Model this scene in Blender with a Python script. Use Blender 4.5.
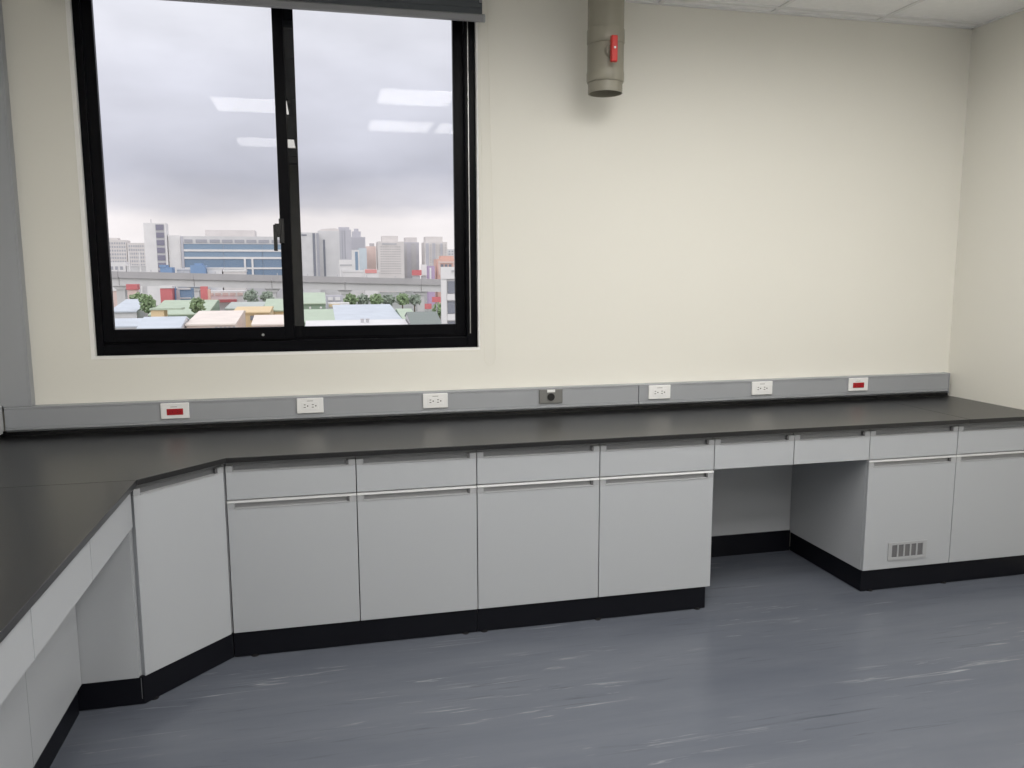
import bpy, bmesh, math, random
from mathutils import Vector, Matrix
random.seed(7)
scene = bpy.context.scene
for _o in list(bpy.data.objects):
    bpy.data.objects.remove(_o)
COL = scene.collection

# ------------------------------------------------------------------ camera
cam_d = bpy.data.cameras.new('camera')
cam = bpy.data.objects.new('camera', cam_d)
COL.objects.link(cam)
YAW, PITCH, ROLL = 0.23154, 0.13577, -0.00284
fw = Vector((math.sin(YAW)*math.cos(PITCH), math.cos(YAW)*math.cos(PITCH), -math.sin(PITCH)))
rt = Vector((math.cos(YAW), -math.sin(YAW), 0))
up = rt.cross(fw)
rt2 = rt*math.cos(ROLL) + up*math.sin(ROLL)
up2 = up*math.cos(ROLL) - rt*math.sin(ROLL)
M4 = Matrix((rt2, up2, -fw)).transposed().to_4x4()
M4.translation = Vector((0, -3.8227, 1.485))
cam.matrix_world = M4
cam_d.sensor_width = 36
cam_d.lens = 28.359
cam_d.clip_start = 0.05
cam_d.clip_end = 6000
scene.camera = cam

# ------------------------------------------------------------------ colour management
vs = scene.view_settings
vs.view_transform = 'Standard'
vs.look = 'None'
vs.gamma = 1
vs.use_curve_mapping = False
vs.exposure = 0.0

PANEL_L = 4.0        # radiance of the panel diffusers
PANEL_W = 12.5       # watts of each panel's lamp
SKY = 1.12

# ------------------------------------------------------------------ overcast sky
world = bpy.data.worlds.new('overcast_sky')
scene.world = world
world.use_nodes = True
nt = world.node_tree
nt.nodes.clear()
N = nt.nodes.new
L = nt.links.new
out = N('ShaderNodeOutputWorld')
bg = N('ShaderNodeBackground')
bg.inputs['Strength'].default_value = SKY
tc = N('ShaderNodeTexCoord')
sep = N('ShaderNodeSeparateXYZ')
L(tc.outputs['Generated'], sep.inputs[0])
mp = N('ShaderNodeMapping')
mp.inputs['Scale'].default_value = (2.2, 2.2, 5.5)
L(tc.outputs['Generated'], mp.inputs[0])
nz = N('ShaderNodeTexNoise')
nz.inputs['Scale'].default_value = 1.7
nz.inputs['Detail'].default_value = 5
nz.inputs['Roughness'].default_value = .5
L(mp.outputs[0], nz.inputs['Vector'])
m1 = N('ShaderNodeMath'); m1.operation = 'MULTIPLY_ADD'
L(nz.outputs['Fac'], m1.inputs[0]); m1.inputs[1].default_value = .10; m1.inputs[2].default_value = -.05
m2 = N('ShaderNodeMath'); m2.operation = 'ADD'
L(sep.outputs['Z'], m2.inputs[0]); L(m1.outputs[0], m2.inputs[1])
rmp = N('ShaderNodeValToRGB')
er = rmp.color_ramp
pts = [(0.0, (.86, .82, .82)), (.058, (.87, .83, .84)), (.078, (.66, .65, .70)), (.12, (.53, .54, .62)),
       (.22, (.67, .68, .76)), (.33, (.90, .91, .98)), (1.0, (.90, .91, .98))]
while len(er.elements) < len(pts):
    er.elements.new(.5)
for e, (p_, c_) in zip(er.elements, pts):
    e.position = p_
    e.color = (*c_, 1)
L(m2.outputs[0], rmp.inputs['Fac'])
nz2 = N('ShaderNodeTexNoise')
nz2.inputs['Scale'].default_value = 1.3
nz2.inputs['Detail'].default_value = 6
L(mp.outputs[0], nz2.inputs['Vector'])
mr = N('ShaderNodeMapRange')
mr.inputs['From Min'].default_value = .3; mr.inputs['From Max'].default_value = .7
mr.inputs['To Min'].default_value = .80; mr.inputs['To Max'].default_value = 1.17
L(nz2.outputs['Fac'], mr.inputs['Value'])
vm = N('ShaderNodeVectorMath'); vm.operation = 'SCALE'
L(rmp.outputs['Color'], vm.inputs[0]); L(mr.outputs[0], vm.inputs['Scale'])
L(vm.outputs[0], bg.inputs['Color'])
L(bg.outputs[0], out.inputs['Surface'])

# soft sun added behind the building to brighten the facades outside (never reaches the window side)
sun_d = bpy.data.lights.new('facade_fill_sun', 'SUN')
sun_d.energy = 1.0
sun_d.angle = 1.2
sun_d.color = (1, .97, .93)
sun = bpy.data.objects.new('facade_fill_sun', sun_d)
COL.objects.link(sun)
sun.rotation_euler = (math.radians(48), 0, math.radians(-20))

# ------------------------------------------------------------------ materials
MATS = {}
def mat(name, col, rough=.5, metal=0., spec=.5, emit=None, estr=0., bump=0., bscale=200., vary=0., vscale=3.):
    if name in MATS:
        return MATS[name]
    m = bpy.data.materials.new(name)
    m.use_nodes = True
    t = m.node_tree
    b = t.nodes['Principled BSDF']
    b.inputs['Base Color'].default_value = (*col, 1)
    b.inputs['Roughness'].default_value = rough
    b.inputs['Metallic'].default_value = metal
    b.inputs['Specular IOR Level'].default_value = spec
    if emit:
        b.inputs['Emission Color'].default_value = (*emit, 1)
        b.inputs['Emission Strength'].default_value = estr
    if bump or vary:
        co = t.nodes.new('ShaderNodeTexCoord')
    if bump:
        n = t.nodes.new('ShaderNodeTexNoise')
        n.inputs['Scale'].default_value = bscale
        n.inputs['Detail'].default_value = 3
        t.links.new(co.outputs['Object'], n.inputs['Vector'])
        bp = t.nodes.new('ShaderNodeBump')
        bp.inputs['Strength'].default_value = bump
        bp.inputs['Distance'].default_value = .002
        t.links.new(n.outputs['Fac'], bp.inputs['Height'])
        t.links.new(bp.outputs[0], b.inputs['Normal'])
    if vary:
        n = t.nodes.new('ShaderNodeTexNoise')
        n.inputs['Scale'].default_value = vscale
        n.inputs['Detail'].default_value = 4
        t.links.new(co.outputs['Object'], n.inputs['Vector'])
        r = t.nodes.new('ShaderNodeMapRange')
        r.inputs['From Min'].default_value = .3; r.inputs['From Max'].default_value = .7
        r.inputs['To Min'].default_value = 1-vary; r.inputs['To Max'].default_value = 1+vary
        t.links.new(n.outputs['Fac'], r.inputs['Value'])
        v = t.nodes.new('ShaderNodeVectorMath'); v.operation = 'SCALE'
        v.inputs[0].default_value = col
        t.links.new(r.outputs[0], v.inputs['Scale'])
        t.links.new(v.outputs[0], b.inputs['Base Color'])
    MATS[name] = m
    return m

WALL = mat('cream_wall_paint', (.78, .765, .705), .55, spec=.3, bump=.06, bscale=90, vary=.012, vscale=1.2)
CEILT = mat('white_mineral_tile', (.92, .92, .92), .8, spec=.2, bump=.25, bscale=160, vary=.02, vscale=30)
TBAR = mat('white_ceiling_grid', (.80, .80, .80), .45)
LAM = mat('light_grey_laminate', (.395, .411, .436), .42, spec=.4, bump=.03, bscale=400)
LAMC = mat('gap_shade_board', (.10, .10, .105), .5, spec=.35)  # darkened so the gaps between fronts read as shaded
ALU = mat('satin_aluminium', (.42, .43, .45), .4, metal=.3)
ALUD = mat('shaded_aluminium', (.17, .175, .185), .45, metal=.4)  # darker copy; shade under the worktop is put into the colour
ALUL = mat('lit_aluminium_lip', (.60, .61, .62), .35, metal=.3)  # paler copy; light caught by the lip is put into it
ALUM = mat('half_shaded_aluminium', (.30, .305, .315), .45, metal=.3)  # darker copy; the recess's own shade is put into the colour
ALUE = mat('shadow_grey_end_block', (.32, .33, .345), .5)  # end blocks toned down for the worktop's shade
DARK_END = mat('dark_trough_end', (.11, .11, .115), .5)
PLINTH = mat('black_plinth', (.0035, .004, .007), .45, spec=.2)
FOOT = mat('black_rubber', (.003, .003, .004), .7)
TOPM = mat('black_resin_top', (.0105, .0108, .012), .28, spec=.46, bump=.02, bscale=300, vary=.08, vscale=4)
TRUNK = mat('grey_anodised_trunking', (.345, .36, .385), .42, metal=.15)
TRUNKL = mat('pale_grey_trunking', (.52, .53, .54), .45, metal=.1)
PLATE = mat('white_plastic_plate', (.80, .80, .80), .35)
SLOT = mat('socket_slot_dark', (.03, .03, .03), .6)
REDP = mat('red_plastic_socket', (.36, .006, .012), .35)
GPLATE = mat('grey_metal_plate', (.20, .20, .195), .4, metal=.3)
BLACKP = mat('black_plastic', (.008, .008, .009), .4)
FRAME = mat('black_window_aluminium', (.0018, .0019, .0035), .35, spec=.09)
FRAMEG = mat('black_glazed_stile', (.004, .0045, .007), .0, spec=.6)
STEEL = mat('bright_steel', (.5, .5, .5), .35, metal=.8)
PVC = mat('grey_pvc', (.27, .255, .205), .42, spec=.45)
PVCIN = mat('shaded_pvc_inside', (.03, .028, .022), .6)  # near-black; shade inside the pipe mouth is put into the colour
REDH = mat('red_handle', (.55, .02, .015), .35)
FABRIC = mat('charcoal_blind_fabric', (.075, .085, .095), .8, bump=.2, bscale=700)
BAR = mat('grey_blind_bar', (.26, .265, .28), .45, metal=.2)
BEAD = mat('pale_bead', (.72, .70, .62), .4)
CAULK = mat('white_sealant', (.88, .87, .85), .6)
VENT = mat('grey_vent_plastic', (.36, .37, .385), .45)
VENTM = mat('dark_vent_mesh', (.13, .13, .137), .6)

def floor_mat():
    m = bpy.data.materials.new('streaked_blue_grey_vinyl')
    m.use_nodes = True
    t = m.node_tree
    b = t.nodes['Principled BSDF']
    b.inputs['Roughness'].default_value = .24
    b.inputs['Specular IOR Level'].default_value = .45
    nn = t.nodes.new; ll = t.links.new
    co = nn('ShaderNodeTexCoord')
    # long flecks that run along the bench
    def streak(scale, seed, detail, dist, rot=0.):
        mpn = nn('ShaderNodeMapping')
        mpn.inputs['Scale'].default_value = scale
        mpn.inputs['Location'].default_value = (seed, seed*.7, 0)
        mpn.inputs['Rotation'].default_value = (0, 0, rot)
        ll(co.outputs['Object'], mpn.inputs[0])
        n = nn('ShaderNodeTexNoise')
        n.inputs['Scale'].default_value = 1.
        n.inputs['Detail'].default_value = detail
        n.inputs['Roughness'].default_value = .62
        n.inputs['Distortion'].default_value = dist
        ll(mpn.outputs[0], n.inputs['Vector'])
        return n.outputs['Fac']
    def ramp(v, a, c):
        r = nn('ShaderNodeMapRange')
        r.inputs['From Min'].default_value = a
        r.inputs['From Max'].default_value = c
        r.clamp = True
        ll(v, r.inputs['Value'])
        return r.outputs[0]
    def mul(a, c):
        r = nn('ShaderNodeMath'); r.operation = 'MULTIPLY'
        ll(a, r.inputs[0])
        if isinstance(c, float):
            r.inputs[1].default_value = c
        else:
            ll(c, r.inputs[1])
        return r.outputs[0]
    def mix(fac, a, colr):
        r = nn('ShaderNodeMix'); r.data_type = 'RGBA'
        ll(fac, r.inputs['Factor'])
        if isinstance(a, tuple):
            r.inputs['A'].default_value = (*a, 1)
        else:
            ll(a, r.inputs['A'])
        r.inputs['B'].default_value = (*colr, 1)
        return r.outputs['Result']
    broad = ramp(streak((1.2, 7, 1), 3.1, 4, .3), .3, .7)
    c0 = mix(broad, (.098, .108, .134), (.122, .133, .160))
    light = mul(ramp(streak((3.2, 46, 1), 9.3, 4, .8, .05), .59, .73), ramp(streak((.9, 3.2, 1), 17., 3, 0), .48, .60))
    c1 = mix(mul(light, .6), c0, (.40, .41, .43))
    dark = mul(ramp(streak((2.6, 38, 1), 31.7, 4, .8, -.04), .58, .72), ramp(streak((.9, 3.0, 1), 41., 3, 0), .46, .58))
    c2 = mix(mul(dark, .7), c1, (.048, .053, .066))
    ll(c2, b.inputs['Base Color'])
    return m
FLOORM = floor_mat()

def glass_mat(name, fac, tint=(1, 1, 1)):
    m = bpy.data.materials.new(name)
    m.use_nodes = True
    t = m.node_tree
    t.nodes.clear()
    o_ = t.nodes.new('ShaderNodeOutputMaterial')
    tr = t.nodes.new('ShaderNodeBsdfTransparent')
    tr.inputs['Color'].default_value = (*tint, 1)
    gl = t.nodes.new('ShaderNodeBsdfGlossy')
    gl.inputs['Roughness'].default_value = 0.0
    mx = t.nodes.new('ShaderNodeMixShader')
    mx.inputs[0].default_value = fac
    t.links.new(tr.outputs[0], mx.inputs[1])
    t.links.new(gl.outputs[0], mx.inputs[2])
    t.links.new(mx.outputs[0], o_.inputs[0])
    return m
GLASS = glass_mat('window_glass', .009, (.985, .985, .985))

# ------------------------------------------------------------------ mesh helpers
class MB:
    def __init__(s):
        s.bm = bmesh.new()
    def box(s, x0, x1, y0, y1, z0, z1):
        if x0 > x1: x0, x1 = x1, x0
        if y0 > y1: y0, y1 = y1, y0
        if z0 > z1: z0, z1 = z1, z0
        v = [s.bm.verts.new((x, y, z)) for x in (x0, x1) for y in (y0, y1) for z in (z0, z1)]
        for f in ((0, 1, 3, 2), (4, 6, 7, 5), (0, 4, 5, 1), (2, 3, 7, 6), (0, 2, 6, 4), (1, 5, 7, 3)):
            s.bm.faces.new([v[i] for i in f])
        return s
    def prism(s, pts, fn, a, b):
        """pts: 2-D outline, fn(u, v, w) -> xyz, extruded w = a..b"""
        va = [s.bm.verts.new(fn(u, v, a)) for u, v in pts]
        vb = [s.bm.verts.new(fn(u, v, b)) for u, v in pts]
        n = len(pts)
        s.bm.faces.new(va)
        s.bm.faces.new(vb[::-1])
        for i in range(n):
            j = (i+1) % n
            s.bm.faces.new((va[i], vb[i], vb[j], va[j]))
        return s
    def cyl(s, p0, p1, r0, r1=None, n=16, cap=True):
        r1 = r0 if r1 is None else r1
        p0, p1 = Vector(p0), Vector(p1)
        d = (p1-p0).normalized()
        a = d.orthogonal().normalized()
        b = d.cross(a)
        ra = [s.bm.verts.new(p0+(a*math.cos(t)+b*math.sin(t))*r0) for t in [2*math.pi*i/n for i in range(n)]]
        rb = [s.bm.verts.new(p1+(a*math.cos(t)+b*math.sin(t))*r1) for t in [2*math.pi*i/n for i in range(n)]]
        for i in range(n):
            j = (i+1) % n
            s.bm.faces.new((ra[i], ra[j], rb[j], rb[i]))
        if cap:
            s.bm.faces.new(ra[::-1])
            s.bm.faces.new(rb)
        return s
    def lathe(s, prof, cx, cy, n=40, close=True):
        rings = []
        for r, z in prof:
            rings.append([s.bm.verts.new((cx+r*math.cos(2*math.pi*i/n), cy+r*math.sin(2*math.pi*i/n), z)) for i in range(n)])
        m = len(rings)
        for k in range(m if close else m-1):
            A, B = rings[k], rings[(k+1) % m]
            for i in range(n):
                j = (i+1) % n
                s.bm.faces.new((A[i], A[j], B[j], B[i]))
        return s
    def build(s, name, material, parent=None, bevel=0., smooth=False, seg=2):
        bmesh.ops.recalc_face_normals(s.bm, faces=s.bm.faces)
        me = bpy.data.meshes.new(name)
        if smooth:
            for f in s.bm.faces:
                f.smooth = True
        s.bm.to_mesh(me)
        s.bm.free()
        me.materials.append(material)
        if smooth:
            me.set_sharp_from_angle(angle=math.radians(35))
        o = bpy.data.objects.new(name, me)
        COL.objects.link(o)
        if bevel:
            md = o.modifiers.new('bevel', 'BEVEL')
            md.width = bevel
            md.segments = seg
            md.limit_method = 'ANGLE'
        if parent is not None:
            put(o, parent)
        return o

ORIG = {}
def put(o, parent):
    """parent without moving: every builder works in world coordinates"""
    o.parent = parent
    p = ORIG.get(parent.name, Vector((0, 0, 0)))
    o.matrix_parent_inverse = Matrix.Translation(-p)
    if parent.name not in ORIG:
        ORIG[o.name] = p*0

def empty(name, loc, label=None, cat=None, group=None, kind=None):
    o = bpy.data.objects.new(name, None)
    o.empty_display_size = .05
    COL.objects.link(o)
    o.location = loc
    ORIG[o.name] = Vector(loc)
    tag(o, label, cat, group, kind)
    return o

def tag(o, label=None, cat=None, group=None, kind=None):
    if label: o['label'] = label
    if cat: o['category'] = cat
    if group: o['group'] = group
    if kind: o['kind'] = kind
    return o

def B(name, m, parent, x0, x1, y0, y1, z0, z1, bevel=0.):
    return MB().box(x0, x1, y0, y1, z0, z1).build(name, m, parent, bevel)

# ------------------------------------------------------------------ room shell
XL, XR, YF, ZC = -1.375, 3.422, -6.2, 2.766
T = .15
FLZ = -.010
fl = tag(B('floor', FLOORM, None, XL, XR, YF, 0, -.13, FLZ), 'blue-grey vinyl floor with pale and dark streaks', kind='structure')
OX0, OX1, OZ0, OZ1 = -.981, .745, 1.120, 2.752      # window opening
wb = MB()
wb.box(XL-T, OX0, 0, T, -.13, ZC+.25)
wb.box(OX1, XR+T, 0, T, -.13, ZC+.25)
wb.box(OX0, OX1, 0, T, -.13, OZ0)
wb.box(OX0, OX1, 0, T, OZ1, ZC+.25)
tag(wb.build('wall_back', WALL), 'cream painted back wall around the window', kind='structure')
tag(B('wall_left', WALL, None, XL-T, XL, YF, 0, -.13, ZC+.25), 'cream painted wall beside the left bench', kind='structure')
tag(B('wall_right', WALL, None, XR, XR+T, YF, 0, -.13, ZC+.25), 'cream painted wall at the right end of the bench', kind='structure')
tag(B('wall_front', WALL, None, XL-T, XR+T, YF-T, YF, -.13, ZC+.25), 'cream painted wall behind the viewer', kind='structure')

# ------------------------------------------------------------------ ceiling: slab, grid and tiles
ceil = tag(B('ceiling', TBAR, None, XL, XR, YF, 0, ZC+.06, ZC+.2), 'suspended ceiling of white square tiles in a slim grid', kind='structure')
gx = [1.632-.6*k for k in range(6)][::-1] + [2.232, 2.832]
gx = [XL] + [x for x in gx if XL < x < XR] + [XR]
gy = [0] + [-.085-.6*k for k in range(13) if -.085-.6*k > YF] + [YF]
bars = MB()
for x in gx[1:-1]:
    bars.box(x-.011, x+.011, YF, 0, ZC, ZC+.03)
for y in gy[1:-1]:
    bars.box(XL, XR, y-.011, y+.011, ZC-.0004, ZC+.0296)
bars.box(XL, XR, -.02, -.0005, ZC-.001, ZC+.03)
bars.box(XL+.0005, XL+.02, YF, 0, ZC-.001, ZC+.03)
bars.box(XR-.02, XR-.0005, YF, 0, ZC-.001, ZC+.03)
bars.build('ceiling_grid', TBAR, ceil)
def near(a, b): return abs(a-b) < .02
LIGHTS = [(-.768, -2.485, 'square lit ceiling panel over the left bench, reflected in the left pane'),
          (-.768, -4.285, 'square lit ceiling panel over the left bench, beside the viewer'),
          (.432, -1.885, 'square lit ceiling panel reflected higher in the right pane'),
          (.432, -3.085, 'square lit ceiling panel reflected lower in the right pane'),
          (1.032, -3.085, 'square lit ceiling panel adjoining the one reflected lower in the right pane'),
          (1.032, -1.285, 'square lit ceiling panel in front of the hanging pipe'),
          (2.232, -1.285, 'square lit ceiling panel closest to the right rear corner'),
          (2.232, -3.085, 'added unseen lit ceiling panel in mid room near the right wall'),  # this and the next two are added, unseen, to light the cabinet fronts
          (2.232, -4.285, 'added unseen lit ceiling panel near the right wall, level with the viewer'),
          (1.632, -4.885, 'added unseen lit ceiling panel behind the viewer')]
LIGHT_CELLS = [(a, b) for a, b, _ in LIGHTS]
tile_mesh = {}
for i in range(len(gx)-1):
    for j in range(len(gy)-1):
        x0, x1, y1, y0 = gx[i], gx[i+1], gy[j], gy[j+1]
        if any(near(x0, a) and near(y1, b) for a, b in LIGHT_CELLS):
            continue
        k = (round(x1-x0, 3), round(y1-y0, 3))
        if k not in tile_mesh:
            hx, hy = k[0]/2-.004, k[1]/2-.004
            o = MB().box(-hx, hx, -hy, hy, 0, .015).build('ceiling_tile', CEILT, None)
            tile_mesh[k] = o.data
        else:
            o = bpy.data.objects.new('ceiling_tile', tile_mesh[k])
            COL.objects.link(o)
        o.location = ((x0+x1)/2, (y0+y1)/2, ZC+.006)
        o.parent = ceil

# ------------------------------------------------------------------ recessed ceiling light panels
DIFF = mat('lit_panel_diffuser', (.9, .9, .9), .5, emit=(1, .975, .93), estr=PANEL_L)
for lx, ly, ltxt in LIGHTS:
    t = empty('ceiling_light', (lx+.3, ly-.3, ZC), ltxt, 'ceiling light', 'recessed ceiling light panels')
    fr = MB()
    a, b, c, d = lx+.012, lx+.588, ly-.588, ly-.012
    fr.box(a, b, c, c+.018, ZC+.002, ZC+.03).box(a, b, d-.018, d, ZC+.002, ZC+.03)
    fr.box(a, a+.018, c+.018, d-.018, ZC+.002, ZC+.03).box(b-.018, b, c+.018, d-.018, ZC+.002, ZC+.03)
    fr.build('frame', TBAR, t)
    B('diffuser', DIFF, t, a+.018, b-.018, c+.018, d-.018, ZC+.008, ZC+.02)
    ld = bpy.data.lights.new('panel_lamp', 'AREA')
    ld.shape = 'SQUARE'; ld.size = .54; ld.energy = PANEL_W; ld.spread = math.radians(172); ld.color = (1, .972, .93)
    lo = bpy.data.objects.new('panel_lamp', ld)
    COL.objects.link(lo)
    lo.location = (lx+.3, ly-.3, ZC+.004)
    put(lo, t)

# ------------------------------------------------------------------ window
win = empty('window_1', ((OX0+OX1)/2, .05, OZ0), 'black aluminium sliding window with two glass panes', kind='structure')
FX0, FX1, FZ0, FZ1 = -.964, .736, 1.132, 2.746
YW = .03
def bars4(x0, x1, z0, z1, wl, wr, wb_, wt, y0, y1):
    m = MB()
    m.box(x0, x0+wl, y0, y1, z0, z1).box(x1-wr, x1, y0, y1, z0, z1)
    m.box(x0+wl, x1-wr, y0, y1, z0, z0+wb_).box(x0+wl, x1-wr, y0, y1, z1-wt, z1)
    return m
bars4(FX0, FX1, FZ0, FZ1, .03, .05, .05, .035, YW, YW+.10).build('window_frame', FRAME, win, .002)
# sill track ribs
tr_ = MB()
for yy in (YW+.028, YW+.058):
    tr_.box(FX0+.031, FX1-.051, yy, yy+.003, FZ0+.0502, FZ0+.058)
tr_.build('track', FRAME, win)
bars4(OX0+.0005, OX1-.0005, OZ0+.0005, OZ1-.0005, .0160, .0085, .0115, .005, .001, YW-.001).build('sealant', CAULK, win)
# sashes: left one slides in front
sl = bars4(FX0+.031, -.122, FZ0+.059, FZ1-.037, .043, .046, .055, .05, YW+.008, YW+.034).build('sash', FRAME, win, .0015)
sr = bars4(-.150, FX1-.051, FZ0+.059, FZ1-.037, .072, .048, .053, .05, YW+.036, YW+.062).build('sash', FRAME, win, .0015)
B('glazed_stile', FRAMEG, sr, -.1205, -.079, YW+.034, YW+.0355, FZ0+.115, FZ1-.09)
pl = B('pane', GLASS, sl, -.8895, -.1685, YW+.018, YW+.023, FZ0+.112, FZ1-.085)
pr = B('pane', GLASS, sr, -.0775, .6365, YW+.046, YW+.051, FZ0+.110, FZ1-.085)
# thin bright metal strip in the right jamb
B('jamb_strip', STEEL, win, .700, .7035, YW-.0015, YW+.004, FZ0+.068, FZ1-.03)
# crescent latch on the meeting stile
lt = MB()
lt.box(-.172, -.150, YW-.006, YW+.0075, 1.625, 1.735)
lt.box(-.190, -.166, YW-.020, YW-.005, 1.652, 1.712)
lt.box(-.196, -.180, YW-.034, YW-.018, 1.590, 1.706)
lt.build('latch', BLACKP, sl, .002)
MB().cyl((-.262, YW+.008, 1.211), (-.262, YW+.004, 1.211), .006).build('screw_cap', mat('grey_screw', (.35, .35, .35), .4), sl)

# ------------------------------------------------------------------ roller blind above the window
bl = empty('roller_blind', (-.12, -.05, 2.61), 'charcoal roller blind rolled up above the window, grey bottom bar', 'blind')
BX0, BX1 = -1.03, .755
prof = [(-.083, 2.612), (-.083, 2.636), (-.074, 2.643), (-.064, 2.643), (-.058, 2.634), (-.058, 2.616), (-.066, 2.609), (-.076, 2.609)]
MB().prism(prof, lambda u, v, w: (w, u, v), BX0-.005, BX1+.001).build('bottom_bar', BAR, bl, .0015)
for xa, xb in ((BX1+.001, BX1+.008), (BX0-.012, BX0-.005)):
    MB().prism(prof, lambda u, v, w: (w, u*1.0, v), xa, xb).build('end_cap', TRUNK, bl)
B('fabric', FABRIC, bl, BX0, BX1-.004, -.0735, -.0720, 2.643, 2.742)
fold = MB()
for k in range(3):
    fold.box(BX0, BX1-.006, -.078+.001*k, -.0737, 2.668+.026*k, 2.686+.026*k)
fold.build('fabric_fold', FABRIC, bl, .003)
MB().cyl((BX0, -.045, 2.725), (BX1-.02, -.045, 2.725), .026, n=24).build('roller', FABRIC, bl, smooth=True)
for xx in (BX1-.018, BX0-.012):
    B('bracket', BAR, bl, xx, xx+.012, -.085, -.001, 2.69, 2.758, .002)
# bead chain loop
ch = MB()
pathp = []
xa, xb, zt, zb_ = .748, .812, 2.715, 1.085
nst = 230
for i in range(nst+1):
    t = i/nst
    pathp.append((xa + (.770-xa)*t**6 * .0 + .010*(1-t), -.030, zb_+(zt-zb_)*t))
pathp = pathp[::-1]
for i in range(1, 14):
    a = math.pi*i/14
    cx = (xa+.010+xb)/2; rx = (xb-xa-.010)/2
    pathp.append((cx-rx*math.cos(a), -.030, zb_-.038*math.sin(a)))
for i in range(nst+1):
    t = i/nst
    pathp.append((xb-.030*t**1.3, -.030, zb_+(zt-zb_)*t))
for i in range(0, len(pathp)):
    p = Vector(pathp[i])
    r = .0018
    vs_ = [ch.bm.verts.new(p+Vector(d)*r) for d in ((1, 0, 0), (-1, 0, 0), (0, 1, 0), (0, -1, 0), (0, 0, 1), (0, 0, -1))]
    for f in ((0, 2, 4), (2, 1, 4), (1, 3, 4), (3, 0, 4), (2, 0, 5), (1, 2, 5), (3, 1, 5), (0, 3, 5)):
        ch.bm.faces.new([vs_[q] for q in f])
    if i:
        ch.cyl(pathp[i-1], pathp[i], .0006, n=4, cap=False)
ch.build('bead_chain', BEAD, bl)

# ------------------------------------------------------------------ cable trunking
TZ0, TZ1 = .8215, .930
def trunk_h(name, label, x0, x1, cap_r=False):
    t = empty(name, ((x0+x1)/2, -.025, TZ0), label, 'trunking', 'cable trunking above the worktop')
    bd = MB()
    pr_ = [(0, TZ0), (0, TZ1), (-.050, TZ1), (-.050, TZ1-.008), (-.046, TZ1-.009), (-.046, TZ0+.018), (-.051, TZ0+.017), (-.051, TZ0+.010), (-.040, TZ0)]
    bd.prism([(u-.0005, v) for u, v in pr_], lambda u, v, w: (w, u, v), x0, x1)
    bd.build('trunking_body', TRUNK, t, .001)
    B('cover', TRUNK, t, x0+.001, x1-.001, -.0500, -.0467, TZ0+.0185, TZ1-.0095)
    if cap_r:
        B('end_cap', TRUNK, t, x1+.0002, x1+.005, -.054, -.0005, TZ0-.002, TZ1+.002, .001)
    return t
trunk_h('cable_trunking', 'long grey trunking under the window, from corner column to the joint', -1.321, 1.545)
trunk_h('cable_trunking', 'grey trunking from the joint to the right wall, holding the last red socket', 1.548, 3.385, True)
t = empty('cable_trunking', (-1.29, -.025, TZ1+.001), 'grey vertical trunking column rising in the left corner', 'trunking', 'cable trunking above the worktop')
B('trunking_body', TRUNK, t, -1.373, -1.214, -.047, -.0005, TZ1+.0012, ZC-.003, .001)
B('cover', TRUNK, t, -1.366, -1.221, -.050, -.0472, TZ1+.0015, ZC-.0035, .001)
t = empty('cable_trunking', (-1.35, -1.6, TZ0), 'pale grey trunking running along the left wall', 'trunking', 'cable trunking above the worktop')
B('trunking_body', TRUNKL, t, -1.3745, -1.330, -3.2, -.053, TZ0-.002, TZ1+.02, .001)
B('cover', TRUNKL, t, -1.3298, -1.3262, -3.2, -.053, TZ0+.01, TZ1+.011)

# ------------------------------------------------------------------ socket plates
def plate_base(name, x, label, cat, group, m, zc=.889):
    t = empty(name, (x, -.0505, zc), label, cat, group)
    MB().box(x-.0595, x+.0595, -.0595, -.0515, zc-.035, zc+.035).build('face_plate', m, t, .003)
    return t
def white_socket(x, label):
    zc = .889
    t = plate_base('wall_socket', x, label, 'socket', 'white double sockets on the trunking', PLATE)
    ins = B('socket_insert', PLATE, t, x-.037, x+.037, -.0612, -.0596, zc-.019, zc+.017, .001)
    for dx in (-.018, .018):
        sl_ = MB()
        sl_.box(x+dx-.010, x+dx-.002, -.0617, -.0613, zc+.0035, zc+.0065)
        sl_.box(x+dx-.011, x+dx-.002, -.0617, -.0613, zc-.0085, zc-.0055)
        sl_.cyl((x+dx+.007, -.0617, zc-.001), (x+dx+.007, -.0613, zc-.001), .0032, n=10)
        sl_.build('slots', SLOT, ins)
    B('printed_mark', mat('grey_print', (.35, .35, .35), .6), t, x-.014, x+.014, -.0600, -.0596, zc+.0205, zc+.0235)
def red_socket(x, label):
    zc = .889
    t = plate_base('wall_socket', x, label, 'socket', 'red sockets on the trunking', PLATE)
    ins = B('socket_insert', REDP, t, x-.034, x+.034, -.0615, -.0596, zc-.018, zc+.010, .001)
    for dx in (-.016, .016):
        sl_ = MB()
        sl_.box(x+dx-.008, x+dx-.001, -.0620, -.0616, zc+.000, zc+.002)
        sl_.box(x+dx-.008, x+dx-.001, -.0620, -.0616, zc-.009, zc-.007)
        sl_.cyl((x+dx+.006, -.0620, zc-.004), (x+dx+.006, -.0616, zc-.004), .002, n=8)
        sl_.build('slots', mat('dark_red_slot', (.10, .003, .004), .6), ins)
    B('printed_mark', mat('grey_print', (.35, .35, .35), .6), t, x-.018, x+.010, -.0600, -.0596, zc+.017, zc+.0195)
red_socket(-.643, 'white plate with red socket on trunking near the left corner')
white_socket(-.063, 'white double socket below the left window pane, beside the left red socket')
white_socket(.514, 'white double socket below the right window pane')
x = 1.084
t = plate_base('signal_outlet', x, 'grey metal outlet plate with round black hole on trunking', 'outlet', None, GPLATE)
MB().cyl((x-.001, -.0640, .886), (x-.001, -.0596, .886), .0185, n=28).build('round_port', BLACKP, t, smooth=True)
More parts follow.
